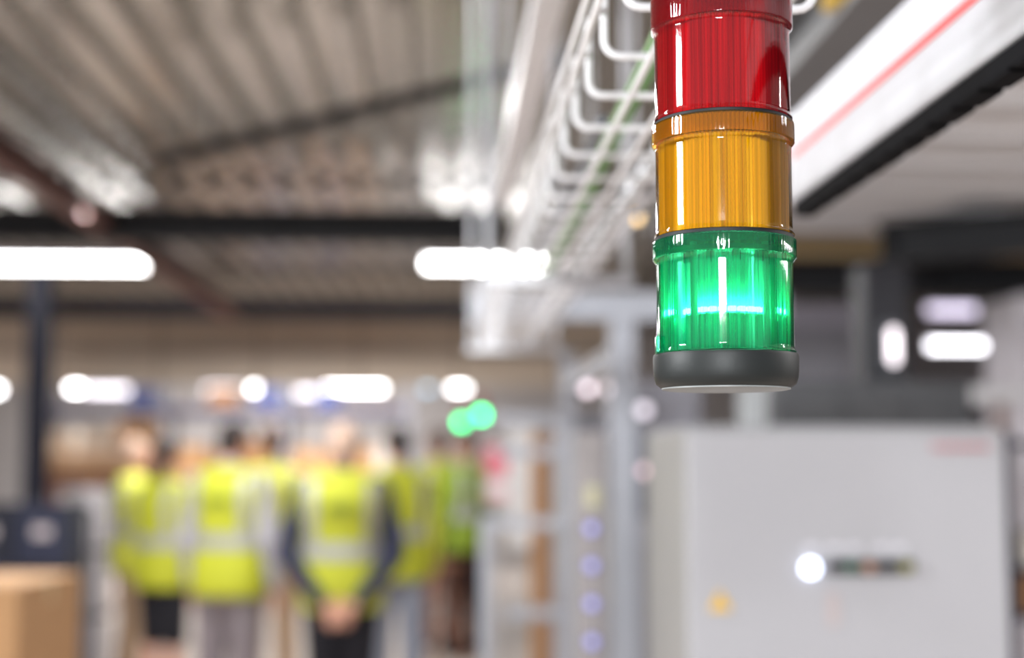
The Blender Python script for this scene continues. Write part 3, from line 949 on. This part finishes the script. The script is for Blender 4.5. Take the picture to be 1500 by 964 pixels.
MB().box((p.x, -.0005, p.z), (.020, .002, .062)).build('rose_patch', mat('patch_rose', (184, 172, 172), .5), t)  # pale upright patch in a rose tint on the door
# pale red lettering at the top right of the door: too soft in the photo to be read
lg = MB()
p = on_door(1366, 655)
x = p.x
for w_, hs in ((.010, 1), (.012, 1), (.010, 1), (.011, 1), (.010, 1), (.012, 1), (.009, 1), (.011, 1)):
    lg.box((x + w_ * .16, -.0006, p.z), (w_ * .26, .002, .013))
    lg.box((x + w_ * .82, -.0006, p.z), (w_ * .22, .002, .013))
    lg.box((x + w_ * .5, -.0007, p.z + (.0048 if int(w_ * 1000) % 2 else 0)), (w_ * .44, .002, .003))
    x += w_ + .0036
lg.build('lettering', mat('letter_red', (200, 128, 132), .5), t)['label'] = 'pale red lettering'

# ------------------------------------------------------------------ machines behind the cabinet
c0, c1 = at(1132, 560, 4.6), at(1425, 560, 4.6)
zt = at(1300, 556, 4.6).z
t = thing('grey_machine', 'dark grey machine hood behind the electrical cabinet', 'machine', ((c0.x + c1.x) / 2, 4.9, 0))
MB().bevbox((0, 0, zt / 2), (c1.x - c0.x, .6, zt - .004), .02).build('hood', M_dgrey, t)
for k in range(3):
    MB().bevbox(((k - 1) * .2, -.305, zt - .1), (.18, .012, .12), .003).build('panel', mat('hood_panel', (84, 86, 90), .5), t)
zc = at(1300, 385, 4.9).z
MB().bevbox((at(1303, 500, 4.9).x - t.location.x, .1, (zt + zc) / 2), (.16, .16, zc - zt), .01).build('mast', mat('mast_black', (44, 45, 52), .5), t)
t2 = thing('pale_post', 'pale grey square post rising behind the cabinet under the tower', 'post', (at(1103, 600, 4.0).x, 4.0, 0))
zp = at(1103, 470, 4.0).z
MB().bevbox((0, 0, zp / 2), (.07, .07, zp - .01), .005).build('shaft', mat('post_pale', (196, 202, 206), .45), t2)
MB().bevbox((0, 0, .012), (.2, .2, .02), .004).build('foot', M_galv, t2)
MB().bevbox((0, 0, zp), (.08, .08, .012), .003).build('cap', M_galv, t2)
c = at(1215, 495, 8.0)
t = thing('grey_cabinet', 'tall lilac-grey machine cabinet far behind on the right', 'machine', (c.x, 8.4, 0))
zz = at(1215, 440, 8.0).z
MB().bevbox((0, 0, zz / 2), (.62, .6, zz - .004), .02).build('body', mat('lilac_machine', (160, 156, 168), .5), t)
MB().bevbox((-.06, -.305, zz - .3), (.42, .014, .30), .004).build('window', M_mgrey, t)
MB().bevbox((.1, -.305, .9), (.3, .014, .9), .004).build('door', M_mgrey, t)
c = at(1500, 560, 7.0)
t = thing('white_machine', 'white machine column cut by the right edge', 'machine', (c.x + .18, 7.2, 0))
MB().bevbox((0, 0, 1.15), (.42, .5, 2.3), .02).build('body', mat('white_machine_paint', (216, 212, 220), .45), t)
MB().bevbox((-.02, -.258, 1.72), (.36, .02, .10), .004).build('panel', mat('panel_lilac', (226, 222, 230), .4), t)
MB().bevbox((0, -.258, 1.30), (.34, .02, .5), .004).build('door', M_mgrey, t)
c = at(1455, 578, 6.2)
t = thing('white_duct', 'short white duct above the right end of the cabinet', 'duct', (c.x, 6.2, c.z))
MB().bevbox((.04, 0, 0), (.26, .12, .075), .01).build('box', M_white, t)
MB().box((.04, .02, -(c.z) / 2 - .02), (.04, .04, c.z - .045)).build('stand', mat('stand_brown', (140, 116, 108), .6), t)
MB().box((.04, .02, -c.z + .008), (.2, .2, .014)).build('foot', M_galv, t)
# shelf at the right edge with a white carton and a wooden crate
c = at(1500, 830, 4.2)
t = thing('side_shelf', 'dark shelf unit at the right edge beside the cabinet', 'shelf', (c.x + .2, 4.4, 0))
for sx in (-1, 1):
    for sy in (-1, 1):
        MB().box((sx * .24, sy * .18, .78), (.035, .035, 1.56)).build('upright', M_navy, t)
for z in (.4, at(1500, 905, 4.2).z, at(1500, 838, 4.2).z, 1.52):
    MB().box((0, 0, z), (.44, .33, .02)).build('shelf_board', M_navy, t)
z1 = at(1500, 838, 4.2).z + .0105
carton('white carton on the side shelf at the right edge', (c.x + .18, 4.38, z1), (.32, .26, .10), 0, M_film, tape=False)
z2 = at(1500, 905, 4.2).z + .0105
carton('brown crate under the white carton on the side shelf', (c.x + .18, 4.38, z2), (.32, .26, .11), 0, M_card2, tape=False)

# ------------------------------------------------------------------ wire cable tray
H_T = CAM_H + .257
def tray_pt(px, py, hh=.257):
    """point on the tray bottom seen at a pixel"""
    d = CAM_M @ Vector(((px - 750) / FPX, -(py - 482) / FPX, -1))
    return Vector((0, 0, CAM_H)) + d * (hh / d.z)
xt0 = tray_pt(885, 82).x
TW, TS = .11, .056
tray = thing('cable_tray', 'zinc wire mesh cable tray running away behind the signal tower', 'cable tray', (xt0, 0, H_T))
rr = .0026
U = []
for s, (cx) in ((0, 0), (1, TW)):
    pass
rad = .010
U += [(0, 0, TS), (0, 0, rad)]
for k in range(1, 5):
    an = PI + k * PI / 8
    U.append((rad + rad * math.cos(an), 0, rad + rad * math.sin(an)))
U.append((rad, 0, 0)); U.append((TW - rad, 0, 0))
for k in range(1, 5):
    an = 1.5 * PI + k * PI / 8
    U.append((TW - rad + rad * math.cos(an), 0, rad + rad * math.sin(an)))
U.append((TW, 0, TS))
me_u = MB().tube(U, rr, 8).mesh('cross_wire', M_wire, True)
y0 = tray_pt(885, 82).y
for k in range(-1, 26):
    link('cross_wire', me_u, tray, (0, y0 + k * .1, 0))
YE = y0 + 2.53
me_l = MB().cyl((0, y0 - .13, 0), (0, YE, 0), rr, n=8).mesh('long_wire', M_wire, True)
for x, z in ((-.005, TS), (-.005, .03), (TW + .005, TS), (TW + .005, .03), (.028, -.005), (.055, -.005), (.082, -.005)):
    link('long_wire', me_l, tray, (x, 0, z))
# supporting brackets hanging from above
for yy in (1.95, 3.2):
    MB().box((TW / 2, yy, -.014), (TW + .10, .03, .012)).build('bracket', M_galv, tray)
    for s in (0, 1):
        MB().cyl((-.04 + s * (TW + .08), yy, -.02), (-.04 + s * (TW + .08), yy, DECK - H_T + .008), .005, n=8).build('threaded_rod', M_galv, tray)

# cables in the tray
def cable(label, pts, r, m, name='cable'):
    b = MB()
    # smooth the run
    P = [Vector(p) for p in pts]
    out = []
    for i in range(len(P) - 1):
        a, b0, b1, d = P[max(i - 1, 0)], P[i], P[i + 1], P[min(i + 2, len(P) - 1)]
        for k in range(6):
            u = k / 6
            out.append(.5 * ((2 * b0) + (b1 - a) * u + (2 * a - 5 * b0 + 4 * b1 - d) * u * u + (3 * b0 - a - 3 * b1 + d) * u ** 3))
    out.append(P[-1])
    return tag(b.tube(out, r, 10).build(name, m, smooth=True), label, 'cable', 'cables in the tray')
M_green = mat('green_cable', (96, 146, 70), .5, 0, .1, 20)
M_gcab = mat('grey_cable', (92, 93, 98), .5)
gp = [tray_pt(x, y, .257 + .026) for x, y in ((985, 20), (945, 105), (905, 185), (876, 248), (850, 305), (826, 352), (800, 402))]
cable('green earth cable lying in the wire tray', gp, .0075, M_green)
for k, (dx, m_, r_, lb) in enumerate(((.022, M_gcab, .005, 'thin grey cable in the wire tray, left of the green one'), (.094, M_gcab, .007, 'thick grey cable along the right side of the tray'))):
    pts = [Vector((xt0 + dx + .003 * math.sin(i * 1.3 + k * 2), 1.1 + i * .33, H_T + rr + r_ + .001)) for i in range(8)]
    cable(lb, pts, r_, m_)

# bright galvanised channel to the left of the tray
a = at(806, 0, 1.9)
t = thing('galvanised_channel', 'bright galvanised channel running left of the cable tray', 'channel', (a.x, 0, a.z))
L0, L1 = 1.3, 3.5
MB().box((0, (L0 + L1) / 2, 0), (.042, L1 - L0, .003)).build('base', M_wire, t)
for s in (-1, 1):
    MB().box((s * .0205, (L0 + L1) / 2, .014), (.003, L1 - L0, .026)).build('side', M_wire, t)
    MB().cyl((0, (L0 + .3 if s < 0 else L1 - .3), .002), (0, (L0 + .3 if s < 0 else L1 - .3), DECK - a.z + .008), .004, n=8).build('threaded_rod', M_galv, t)

# ------------------------------------------------------------------ white trunking with red stripe
AX = .35
t = thing('white_trunking', 'white trunking with a red stripe and black lower edge, upper right', 'trunking', (AX, 0, CAM_H))
# height above the camera of the lines, from their slope towards the vanishing point
b_lo, b_hi, b_st = .732 * AX, .995 * AX, .865 * AX
y_end, y_start = 1.40, .30
Lc, Ll = (y_end + y_start) / 2, y_end - y_start
MB().bevbox((.013, Lc, (b_lo + b_hi) / 2), (.026, Ll, b_hi - b_lo), .004).build('body', mat('trunking_white', (196, 196, 202), .5, 0, .02, 4), t)
MB().box((-.0006, Lc, b_st), (.002, Ll - .004, .0065)).build('red_stripe', M_red, t)
MB().box((.010, Lc, b_lo - .0075), (.018, Ll, .013)).build('lower_edge', mat('edge_black', (12, 12, 16), .85, 0, .1, 20, spec=.1), t)
n = 22
for k in range(n):
    MB().box((.010, y_start + (k + .5) * Ll / n, b_lo - .0150), (.017, Ll / n * .8, .002)).build('clip', mat('edge_black', (12, 12, 16), .85, 0, .1, 20, spec=.1), t)
MB().bevbox((.013, y_end + .006, (b_lo + b_hi) / 2), (.028, .012, b_hi - b_lo + .002), .002).build('end_cap', M_white, t)
for yy in (.45, .6):
    MB().cyl((.013, yy, b_hi - .004), (.013, yy, DECK2 + .2 - CAM_H), .004, n=8).build('threaded_rod', M_galv, t)

# grey overhead girder between tower and trunking, with ochre clamp
c = at(1230, 70, 1.9)
t = thing('overhead_girder', 'grey overhead girder behind the white trunking', 'beam', (c.x, 0, c.z))
MB().box((0, 2.4, .0), (.09, 2.2, .012)).build('flange', mat('girder_grey', (112, 112, 114), .5, .2), t)
MB().box((0, 2.4, .05), (.010, 2.2, .088)).build('web', MATS['girder_grey'], t)
MB().box((0, 2.4, .10), (.09, 2.2, .012)).build('flange', MATS['girder_grey'], t)
q = at(1236, 2, 1.75)
o = MB().bevbox((q.x - c.x, 1.75, q.z - c.z), (.05, .04, .02), .006).build('clamp', mat('clamp_ochre', (196, 160, 60), .5), t)
for yy in (1.6, 3.2):
    MB().cyl((0, yy, .10), (0, yy, DECK - c.z + .008), .006, n=8).build('threaded_rod', M_galv, t)

# ------------------------------------------------------------------ the signal tower in focus
YS = 0.70
axis = at(1063, 540, YS)
def zf(y):                       # height of a feature seen at the front of the tower
    return at(1061, y, YS - .035).z
zb0 = zf(565)
tower = thing('signal_tower', 'signal tower with red, amber and lit green lenses hanging in front', 'signal light', (axis.x, YS, zb0))
Z = lambda y: zf(y) - zb0

def lens_material(name, rgb, body, trans, rough=.05, dfac=.68, mixd=.5, ior=1.5, streak=0):
    m = bpy.data.materials.new(name)
    m.use_nodes = True
    nt = m.node_tree
    nt.nodes.clear()
    out = nt.nodes.new('ShaderNodeOutputMaterial')
    tr = nt.nodes.new('ShaderNodeBsdfTransparent'); tr.inputs[0].default_value = trans
    tl = nt.nodes.new('ShaderNodeBsdfTranslucent'); tl.inputs[0].default_value = body
    df = nt.nodes.new('ShaderNodeBsdfDiffuse'); df.inputs[0].default_value = body
    gl = nt.nodes.new('ShaderNodeBsdfGlossy'); gl.inputs['Roughness'].default_value = rough
    gl.inputs[0].default_value = (1, 1, 1, 1)
    fr = nt.nodes.new('ShaderNodeFresnel'); fr.inputs[0].default_value = ior
    if streak:  # light and dark of the prisms painted into the colour as streaks
        tc = nt.nodes.new('ShaderNodeTexCoord')
        mp = nt.nodes.new('ShaderNodeMapping'); mp.inputs['Scale'].default_value = (1, 1, .012)
        nz = nt.nodes.new('ShaderNodeTexNoise'); nz.inputs['Scale'].default_value = 620; nz.inputs['Detail'].default_value = 1.5
        rp = nt.nodes.new('ShaderNodeMapRange'); rp.inputs[1].default_value = .36; rp.inputs[2].default_value = .60; rp.inputs[3].default_value = 1 - streak; rp.inputs[4].default_value = 1.0
        mu = nt.nodes.new('ShaderNodeMixRGB'); mu.blend_type = 'MULTIPLY'; mu.inputs[0].default_value = 1; mu.inputs[1].default_value = body
        nt.links.new(tc.outputs['Object'], mp.inputs[0]); nt.links.new(mp.outputs[0], nz.inputs['Vector']); nt.links.new(nz.outputs[0], rp.inputs[0])
        nt.links.new(rp.outputs[0], mu.inputs[2])
        nt.links.new(mu.outputs[0], tl.inputs[0]); nt.links.new(mu.outputs[0], df.inputs[0])
    m1 = nt.nodes.new('ShaderNodeMixShader'); m1.inputs[0].default_value = dfac
    m2 = nt.nodes.new('ShaderNodeMixShader'); m2.inputs[0].default_value = mixd
    m3 = nt.nodes.new('ShaderNodeMixShader')
    nt.links.new(tl.outputs[0], m1.inputs[1]); nt.links.new(df.outputs[0], m1.inputs[2])
    nt.links.new(tr.outputs[0], m2.inputs[1]); nt.links.new(m1.outputs[0], m2.inputs[2])
    nt.links.new(fr.outputs[0], m3.inputs[0]); nt.links.new(m2.outputs[0], m3.inputs[1]); nt.links.new(gl.outputs[0], m3.inputs[2])
    nt.links.new(m3.outputs[0], out.inputs[0])
    return m

NF = 104
FD = [random.choice((.0005, .0009, .0012, .0016, .0019)) for _ in range(NF)]
def module(zlo, zrim, zring0, zring1, key, outer, inner, ring_m, core_m, lit=False):
    """one lens: plain body with foot rim, wider ribbed ring on top"""
    RB, RG = .0339, .0356
    N = NF * 4
    # outer wall: smooth body, ribbed ring
    prof = [(RB + .0008, zlo), (RB + .0010, zlo + .0008), (RB + .0003, zrim), (RB, zrim + .001), (RB, zrim + .0018), (RB, zring0 - .0034), (RB, zring0 - .0025), (RB + .0007, zring0 - .0012), (RG, zring0),
            (RG, zring0 + .0005), (RG, zring0 + .0012), (RG, zring1 - .0014), (RG, zring1 - .0006), (RG - .0008, zring1), (RB - .004, zring1 + .0002)]
    rib = lambda i, k: (.00008 if (k in (10, 11) and (i % 4) in (0, 1)) else 0)
    lens = MB().lathe(prof, N, rib, close=False).build('lens', outer, tower, smooth=True)
    # liner with vertical prisms
    prof2 = [(RB - .0036, zlo + .0008), (RB - .0036, zring0 + .001)]
    fl = lambda i, k: (.0, .5, 1.0, .5)[i % 4] * FD[(i // 4 + len(key)) % NF]
    MB().lathe(prof2, N, fl, close=False).build('prism_liner', inner, lens)
    prof3 = [(RG - .0023, zring0 + .0006), (RG - .0023, zring1 - .0006)]
    MB().lathe(prof3, N, lambda i, k: (.0, .0006, .0014, .0006)[i % 4], close=False).build('ring_liner', ring_m, lens)
    # circuit carrier: flat board, side posts, cover disc
    zc0, zc1 = zlo + .002, zring1 - .003
    MB().bevbox((.0, .0, (zc0 + zc1) / 2), (.046, .004, zc1 - zc0), .0008).build('carrier_board', core_m, lens)
    rf = .0150 if lit else .0225
    MB().lathe([(rf - .0004, zc0), (rf, zc0 + .001), (rf, zring0 + .001), (rf - .0004, zring0 + .0015)], 40).build('fill_reflector', core_m, lens, smooth=True)  # white cylinder added to throw light back out through the lens
    for an in (.7, 2.3, 3.9, 5.4):
        MB().cyl((.0255 * math.cos(an), .0255 * math.sin(an), zc0), (.0255 * math.cos(an), .0255 * math.sin(an), zc1), .0018, n=8).build('contact_post', core_m, lens, smooth=True)
    MB().cyl((0, 0, zring0 + .002), (0, 0, zring0 + .0045), .0285, n=40).build('cover_disc', mat('cover_' + key, (150, 146, 146), .5), lens, smooth=True)
    for k in range(5):
        an = -PI / 2 - 1.0 + k * .52
        MB().bevbox((.0245 * math.cos(an), .0245 * math.sin(an), zring0 - .001), (.004, .004, .005), .0006).build('latch', M_rubber, lens)
    return lens

red_o = lens_material('red_lens', None, (.75, .016, .035, 1), (.97, .42, .45, 1), .05, mixd=.12)
red_i = lens_material('red_liner', None, (.88, .014, .035, 1), (.92, .05, .08, 1), .12, dfac=.86, mixd=.86, ior=1.18, streak=.45)
amb_o = lens_material('amber_lens', None, (1, .50, .004, 1), (1, .92, .40, 1), .05, mixd=.08)
amb_i = lens_material('amber_liner', None, (1, .57, .001, 1), (1, .70, .03, 1), .12, dfac=.92, mixd=.95, ior=1.15, streak=.26)
grn_o = lens_material('green_lens', None, (.006, .48, .24, 1), (.30, .97, .72, 1), .05, mixd=.12)
grn_i = lens_material('green_liner', None, (.004, .46, .265, 1), (.20, .95, .70, 1), .12, mixd=.55, ior=1.22, streak=.45)
red_r = lens_material('red_ring_liner', None, (.62, .010, .030, 1), (.80, .05, .08, 1), .08, mixd=.45)
amb_r = lens_material('amber_ring_liner', None, (.98, .36, .006, 1), (1, .48, .05, 1), .08, mixd=.6)
grn_r = lens_material('green_ring_liner', None, (.006, .30, .13, 1), (.12, .72, .36, 1), .08, mixd=.40)
core_white = mat('carrier_white', (206, 204, 202), .5)

g_lo, g_rim, g_r0, g_r1 = Z(511), Z(506), Z(366), Z(337)
a_lo, a_rim, a_r0, a_r1 = Z(332), Z(327), Z(190), Z(160)
r_lo, r_rim, r_r0, r_r1 = Z(156), Z(151), Z(15), Z(-38)
gl_ = module(g_lo, g_rim, g_r0, g_r1, 'green', grn_o, grn_i, grn_r, core_white, True); gl_['label'] = 'lit green lens'
am_ = module(a_lo, a_rim, a_r0, a_r1, 'amber', amb_o, amb_i, amb_r, core_white); am_['label'] = 'amber lens'
rd_ = module(r_lo, r_rim, r_r0, r_r1, 'red', red_o, red_i, red_r, core_white); rd_['label'] = 'red lens'
# gaskets between the modules
for zl, zh in ((g_r1, a_lo), (a_r1, r_lo)):
    MB().lathe([(.0335, zl - .0004), (.0344, zl), (.0344, zh), (.0335, zh + .0004)], 96, close=False).build('gasket', M_rubber, tower, smooth=True)
# light board of the green module with its ring of LEDs
zl = Z(447)
MB().cyl((0, 0, zl - .0022), (0, 0, zl - .0012), .0205, n=40).build('led_board', core_white, gl_, smooth=True)
M_led = mat('green_led', (120, 255, 190), .4, emit=(165, 255, 215), emit_s=75)
for k in range(26):
    an = 2 * PI * k / 26 + .1
    MB().bevbox((.0196 * math.cos(an), .0196 * math.sin(an), zl), (.0038, .0038, .0026), .0005).build('led', M_led, gl_)
# dark base cap with pale underside
MB().lathe([(.0290, .0004), (.0322, .0006), (.0345, .0024), (.0355, .0055), (.0358, .0085), (.0360, g_lo - .0018), (.0356, g_lo - .0004), (.0345, g_lo)], 96).build('base_cap', mat('base_plastic', (25, 30, 30), .5, 0, .1, 60, bump=.12), tower, smooth=True)
MB().lathe([(.030, -.0006), (.0318, -.0002), (.0318, .0006)], 64).build('underside_plate', mat('underside', (140, 144, 144), .45), tower, smooth=True)
MB().bevbox((-.0350, -.006, g_lo + .004), (.0016, .005, .009), .0005).build('latch_tab', grn_o, tower)
# mount above the frame: top cap, tube and bracket to the tray
MB().lathe([(.0352, r_r1 + .0002), (.0358, r_r1 + .002), (.0358, r_r1 + .018), (.030, r_r1 + .022)], 96).build('mount_cap', mat('base_plastic', (50, 54, 56)), tower, smooth=True)
zpl = H_T + TS + rr + .0045 - zb0
MB().cyl((0, 0, r_r1 + .02), (0, 0, zpl), .0125, n=24).build('mount_tube', M_galv, tower, smooth=True)
MB().bevbox((xt0 + TW / 2 - axis.x, .065, zpl), (.19, .20, .008), .002).build('mount_plate', M_galv, tower)
print('tower z', zb0, axis, 'tray x', xt0, 'rod')
